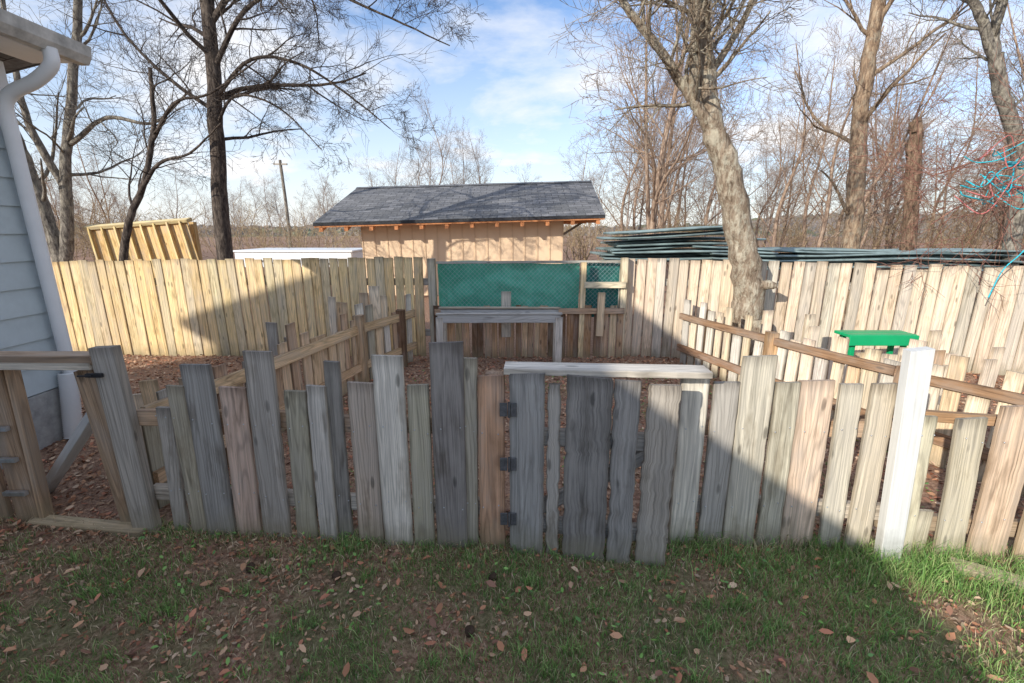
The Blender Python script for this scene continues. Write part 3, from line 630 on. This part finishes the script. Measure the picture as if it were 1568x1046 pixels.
stem(tb,[(-6.5,7.5,-.1),(-6.35,7.5,1.0),(-6.1,7.5,1.7),(-5.75,7.5,2.3),(-5.45,7.5,3.1),(-5.35,7.5,3.9)],.07,.025,10,kids=8,kl=1.2,klev=4,nch=(4,4,4),t0=.45)
stem(tb,[(-5.95,7.5,2.0),(-5.4,7.4,2.55),(-4.9,7.4,2.7),(-4.3,7.3,3.1)],.035,.010,8,kids=8,kl=.9,klev=4,nch=(4,4,3),t0=.2)
stem(tb,[(-5.5,7.5,2.9),(-5.0,7.4,3.4),(-4.4,7.3,3.5),(-3.6,7.2,3.9)],.03,.010,8,kids=8,kl=.9,klev=4,nch=(4,4,3),t0=.2)
tree('leaning_young_tree',tb,BARK_DARK)
random.seed(33); tb=TB()
stem(tb,[(5.85,8,-.1),(5.82,8,1.5),(5.72,8,2.5),(5.62,8,3.3),(5.60,8,4.2),(5.62,8,5.2),(5.7,8,8)],.145,.08,12,kids=9,kl=2.0,klev=4,nch=(5,5,4),t0=.42)
stem(tb,[(5.7,8,1.8),(5.3,7.9,2.3),(5.0,7.8,2.5)],.03,.010,7,kids=5,kl=.8,klev=3,nch=(4,4))
tree('tall_bare_tree',tb,BARK_BROWN)
tb=TB(); stem(tb,[(6.38,7.4,-.1),(6.30,7.4,1.4),(6.16,7.4,2.3),(6.06,7.4,3.05)],.105,.085,12,rough=.09)
tb.tube([(6.06,7.4,3.0),(6.04,7.4,3.12),(6.10,7.4,3.22)],[.085,.06,.01],10,.25); tree('broken_tree_snag',tb,mat_bark('snag_bark',(.05,.035,.025),(.20,.13,.085),(.36,.25,.17)))
random.seed(40); tb=TB()
stem(tb,[(7.7,7,-.1),(7.5,7,1.6),(7.3,7,2.6),(6.85,7,3.4),(6.62,7,3.9)],.105,.08,12,kids=3,kl=1.2,t0=.6,klev=4)
stem(tb,[(6.62,7,3.85),(6.35,7,4.3),(6.0,7,4.9),(5.7,7,6.5)],.065,.04,10,kids=7,kl=1.6,klev=4,nch=(5,5,4),t0=.2)
stem(tb,[(6.65,7,3.8),(6.62,7.1,4.5),(6.9,7.2,6)],.06,.04,10,kids=6,kl=1.6,klev=4,nch=(5,5,4),t0=.2)
tree('forked_bare_tree',tb,BARK_GREY)

# ---------------------------------------------------------------- woodland behind (instanced bare trees)
vars_=[]
for k in range(5):
    random.seed(100+k); tb=TB(); h=R(7,9)
    stem(tb,[(0,0,-.2),(R(-.3,.3),R(-.3,.3),h*.3),(R(-.8,.8),R(-.5,.5),h*.6),(R(-1,1),R(-.7,.7),h)],.085,.015,6,kids=14,kl=2.4,klev=4,nch=(5,5,4),t0=.22,up=.07,wig=.22,minr=.005,kr=.55,ang=(30,60))
    if k%2: stem(tb,[(0,0,.4),(R(.3,.8),R(-.4,.4),h*.4),(R(.8,1.4),R(-.5,.5),h*.8)],.06,.015,6,kids=8,kl=2.0,klev=4,nch=(5,5,3),t0=.3,up=.07,minr=.005,kr=.55,ang=(30,60))
    vars_.append(tb.mesh('woodland_tree'))
random.seed(77)
def woods(name,mat,spots):
    e=empty(name); ms=[]
    for v in vars_:
        c=v.copy(); c.materials.append(mat); ms.append(c)
    for x,y,s_ in spots:
        o=bpy.data.objects.new('bare_tree_part',random.choice(ms)); scene.collection.objects.link(o); o.parent=e
        o.location=(x,y,0); o.scale=(s_*R(.85,1.1),s_*R(.85,1.1),s_*R(.9,1.1)); o.rotation_euler=(R(-.12,.12),R(-.12,.12),R(0,6.28))
near=[];far=[]
for i in range(40):
    y=R(11,26); near.append((y*R(.20,1.35),y,R(.75,1.1)))
near=[p for p in near if not(p[0]<3.2 and p[1]<16)]
for i in range(8):
    y=R(15,28); near.append((-y*R(.62,1.35),y,R(.5,.8)))
for i in range(64):
    y=R(34,58); u=R(-1.5,1.6); s_=R(.6,.95)*(y/42)
    if -.9<u<.15: s_*=.62
    if u>.1: s_*=1.3
    far.append((u*y,y,s_))
for x,y,s_ in [(-7.5,40,1.15),(-5.0,42,1.1),(-10,43,1.0),(-2.5,44,1.15),(2.2,44,.95),(-6.2,41,1.2),(-3.6,43,1.1),(-8.5,42,1.1),(-4.2,40,1.0),(-12,40,.9)]: far.append((x,y,s_))
for i in range(22): far.append((R(-48,-14),R(34,44),R(.5,.8)))
woods('woodland',BARK_RED,near); woods('distant_woodland',BARK_FAR,far)
random.seed(55); tb=TB()
for i in range(230):
    y=R(16,32);u=R(-1.5,1.5)
    if -.3<u<.1 and y<22: continue
    for k in range(3): grow(tb,(u*y+R(-.5,.5),y,0),V((R(-.5,.5),R(-.5,.5),1)).normalized(),R(1.2,2.3),.02,2,4,(5,5,5,5),minr=.007)
link('brush_thicket',tb.mesh('brush'),None,mat_bark('brush_bark',(.15,.10,.06),(.33,.235,.14),(.46,.36,.22),bm_=False))
m,nt,b=newmat('hill_woods'); geo=N(nt,'ShaderNodeNewGeometry'); n=noisen(nt,geo.outputs['Position'],.35,8,.75,(1,1,2)); n3=noisen(nt,geo.outputs['Position'],.03,3)
r=ramp(nt,[(.35,(.13,.11,.09)),(.5,(.26,.21,.17)),(.65,(.37,.30,.24))]); nt.links.new(n,r.inputs[0]); r3=ramp(nt,[(.5,g(0)),(.6,g(1))]); nt.links.new(n3,r3.inputs[0])
nt.links.new(mixc(nt,'MIX',mth(nt,'MULTIPLY',r3.outputs[0],.7),r.outputs[0],(.11,.15,.06)),b.inputs['Base Color'])
vs=[];fs=[];na,nb=500,12
for j in range(nb):
    for i in range(na):
        th=math.radians(-70+140*i/(na-1)); d=95+j*8; x=d*math.sin(th);y=d*math.cos(th)
        h=(2.6+2.0*noise.noise(V((x*.02,y*.02,2)))+(3.5*min(1,(x-60)/40) if x>60 else 0))*math.sin(j/(nb-1)*math.pi/2)+ (1.1*noise.noise(V((x*.6,y*.6,7)))+.6*noise.noise(V((x*1.7,y*1.7,7))) if j>1 else 0)
        vs.append((x,y,h-.3))
for j in range(nb-1):
    for i in range(na-1): fs.append((j*na+i,j*na+i+1,(j+1)*na+i+1,(j+1)*na+i))
polymesh('hills',vs,fs,m)

# ---------------------------------------------------------------- sky + sun + camera
w=bpy.data.worlds.new('World'); scene.world=w; w.use_nodes=True; nt=w.node_tree; bg=nt.nodes['Background']
sky=N(nt,'ShaderNodeTexSky',sky_type='NISHITA'); sky.sun_disc=False; sky.sun_elevation=math.radians(22); sky.sun_rotation=math.radians(225); sky.air_density=1.0; sky.dust_density=.5
tc=N(nt,'ShaderNodeTexCoord'); sp=N(nt,'ShaderNodeSeparateXYZ'); nt.links.new(tc.outputs['Generated'],sp.inputs[0])
den=mth(nt,'ADD',mth(nt,'MAXIMUM',sp.outputs[2],0),.30)
cb=N(nt,'ShaderNodeCombineXYZ'); nt.links.new(mth(nt,'DIVIDE',sp.outputs[0],den),cb.inputs[0]); nt.links.new(mth(nt,'DIVIDE',sp.outputs[1],den),cb.inputs[1])
n=noisen(nt,cb.outputs[0],1.35,8,.58,(1.0,1.25,1),.15)
r=ramp(nt,[(.42,g(.05)),(.52,g(.5)),(.64,g(1))]); nt.links.new(n,r.inputs[0])
hz=ramp(nt,[(.0,g(.85)),(.16,g(.45)),(.42,g(0))]); nt.links.new(sp.outputs[2],hz.inputs[0])
fac=mth(nt,'MAXIMUM',r.outputs[0],hz.outputs[0])
skc=mixc(nt,'MULTIPLY',1,sky.outputs[0],(.92,1.18,1.5,1))
nt.links.new(mixc(nt,'MIX',fac,skc,(7.2,7.2,7.3)),bg.inputs[0]); bg.inputs[1].default_value=.15
sd=bpy.data.lights.new('sun','SUN'); sd.energy=5; sd.angle=math.radians(.5); sd.color=(1,.94,.83)
so=bpy.data.objects.new('sun',sd); scene.collection.objects.link(so); so.rotation_euler=V((1,1,-.573)).to_track_quat('-Z','Y').to_euler()
cd=bpy.data.cameras.new('camera'); cd.lens=16; cd.sensor_width=36; cd.clip_end=2000; cd.clip_start=.05
co=bpy.data.objects.new('camera',cd); scene.collection.objects.link(co); co.location=(0,0,1.6); co.rotation_euler=(math.radians(76),0,0); scene.camera=co
scene.view_settings.view_transform='Standard'; scene.view_settings.look='None'; scene.view_settings.exposure=0
